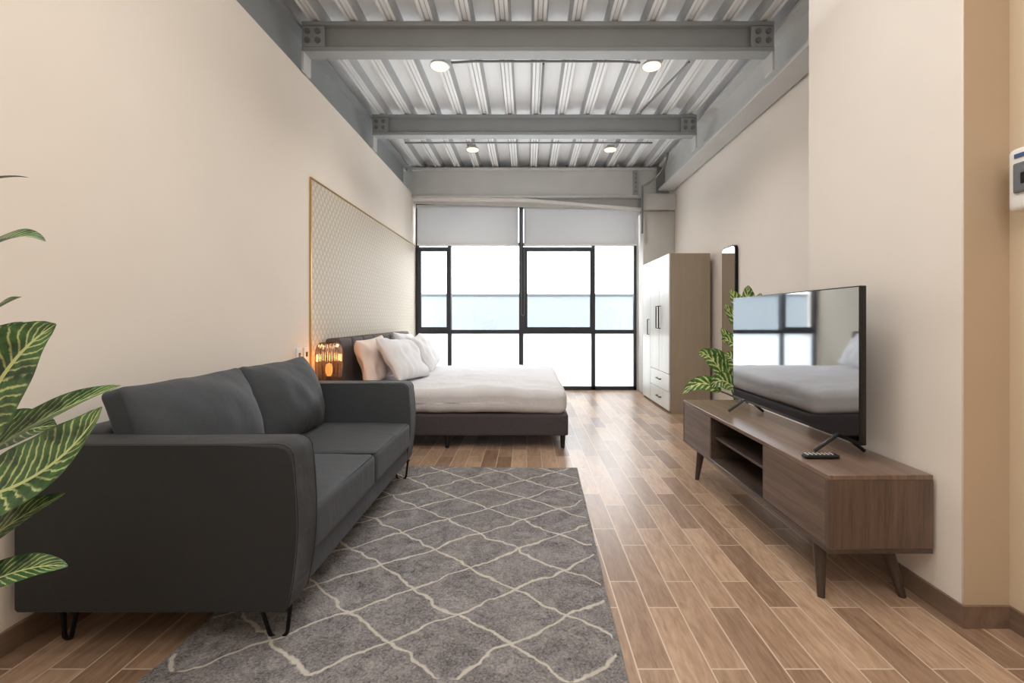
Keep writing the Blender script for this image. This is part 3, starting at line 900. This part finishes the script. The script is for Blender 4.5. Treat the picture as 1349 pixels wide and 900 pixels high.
bpnt = thing('potted_plant', (1.98, 4.2, 0), 'potted plant with bright variegated leaves standing behind console', 'plant')
MB().lathe([(0, 0), (0.11, 0), (0.15, 0.30), (0.155, 0.33), (0.14, 0.33), (0.13, 0.29), (0, 0.285)], (1.98, 4.2, 0), 40).obj('pot', M['pot'], bpnt)
MB().lathe([(0, 0.292), (0.129, 0.288)], (1.98, 4.2, 0), 40).obj('soil', M['soil'], bpnt)
BLf = [
 ((950, 516), (925, 492), (899, 519), 3.95, 0.075, (-0.2, -1, 0.6)),
 ((956, 500), (935, 458), (920, 468), 4.1, 0.085, (0, -1, 0.4)),
 ((965, 505), (958, 470), (934, 460), 4.2, 0.08, (0.2, -1, 0.4)),
 ((968, 512), (950, 490), (936, 512), 3.95, 0.085, (0, -1, 0.4)),
 ((972, 492), (965, 465), (956, 468), 4.1, 0.08, (0, -1, 0.5)),
 ((985, 455), (962, 455), (950, 432), 4.2, 0.075, (0, -1, 0.3)),
 ((988, 440), (965, 420), (955, 400), 4.2, 0.075, (0, -1, 0.3)),
 ((985, 420), (968, 395), (963, 381), 4.2, 0.075, (0, -1, 0.4)),
 ((988, 420), (984, 390), (986, 376), 4.25, 0.075, (0, -1, 0.3)),
 ((985, 430), (1000, 400), (1002, 386), 4.2, 0.07, (0, -1, 0.5)),
 ((978, 462), (955, 440), (954, 452), 4.15, 0.07, (0, -1, 0.5)),
 ((990, 440), (1010, 420), (1022, 432), 4.2, 0.07, (0, -0.7, 0.8)),
 ((980, 480), (1005, 460), (1015, 470), 4.2, 0.07, (0, -0.7, 0.8)),
]
b = MB(); sb = MB()
for i, (p0, c, p1, Y, W, nr) in enumerate(BLf):
    P0 = U(*p0, Y)
    b.leaf(P0, U(*c, Y - 0.05), U(*p1, Y - 0.02), W, nr, 0.3, 14, 6, 0.03)
    root = Vector((1.98 + 0.05 * math.cos(i * 2.4), 4.2 + 0.05 * math.sin(i * 2.4), 0.28))
    mid = Vector((root.x, root.y, P0.z * 0.8))
    sb.tube([root * (1 - t) ** 2 + mid * 2 * t * (1 - t) + P0 * t * t for t in [i_ / 8 for i_ in range(9)]], 0.007, 6)
b.obj('foliage', M['leaf2'], bpnt, ang=80)
sb.obj('stem', M['stem'], bpnt)

# ------------------------------------------------------------ lights
W = bpy.data.worlds.new('World'); S.world = W; W.use_nodes = True
bg = W.node_tree.nodes['Background']
bg.inputs[0].default_value = (0.98, 0.99, 1.0, 1); bg.inputs[1].default_value = 7.4
def area(name, loc, rot, sx, sy, pw, col):
    l = bpy.data.lights.new(name, 'AREA'); l.shape = 'RECTANGLE'; l.size = sx; l.size_y = sy; l.energy = pw; l.color = col
    o = bpy.data.objects.new(name, l); o.location = loc; o.rotation_euler = rot; COL.objects.link(o); return o
area('fill_light_entrance', (0, -0.6, 3.55), (0, 0, 0), 2.6, 2.0, 72, (1.0, 0.96, 0.91))  # unseen fill light added behind the camera, no fixture modelled
area('fill_light_living', (0.0, 1.8, 3.6), (0, 0, 0), 1.6, 1.2, 40, (1.0, 0.97, 0.93))  # another added fill, out of view above the near room
area('up_fill_bedroom', (0.1, 5.2, 2.75), (math.pi, 0, 0), 3.0, 3.2, 21, (1.0, 1.0, 1.0))  # upward fill added in mid-air to brighten the ceiling deck
area('up_fill_living', (0.1, 2.3, 2.9), (math.pi, 0, 0), 3.0, 1.6, 8, (1.0, 1.0, 1.0))  # second added upward fill, for the nearer part of the deck
for x, y in ((-0.83, 4.34), (1.19, 4.34), (-0.77, 6.48), (1.19, 6.48)):
    l = bpy.data.lights.new('spot', 'SPOT'); l.energy = 42; l.spot_size = math.radians(130); l.spot_blend = 0.8; l.color = (1, 0.95, 0.88); l.shadow_soft_size = 0.08
    o = bpy.data.objects.new('downlight_lamp', l); o.location = (x, y, 3.55); COL.objects.link(o)
l = bpy.data.lights.new('lamp_glow', 'POINT'); l.energy = 5; l.color = (1, 0.70, 0.42); l.shadow_soft_size = 0.03
o = bpy.data.objects.new('lamp_glow', l); o.location = (lx, ly, lz + 0.20); COL.objects.link(o)

# ------------------------------------------------------------ camera
cam = bpy.data.cameras.new('Camera'); co = bpy.data.objects.new('Camera', cam); COL.objects.link(co)
co.location = (0, 0, 1.2); co.rotation_euler = (math.radians(90), 0, 0)
cam.sensor_width = 36; cam.lens = 600 / 1349 * 36
cam.shift_x = (674.5 - 694) / 1349; cam.shift_y = -30 / 1349
cam.clip_start = 0.02
S.camera = co
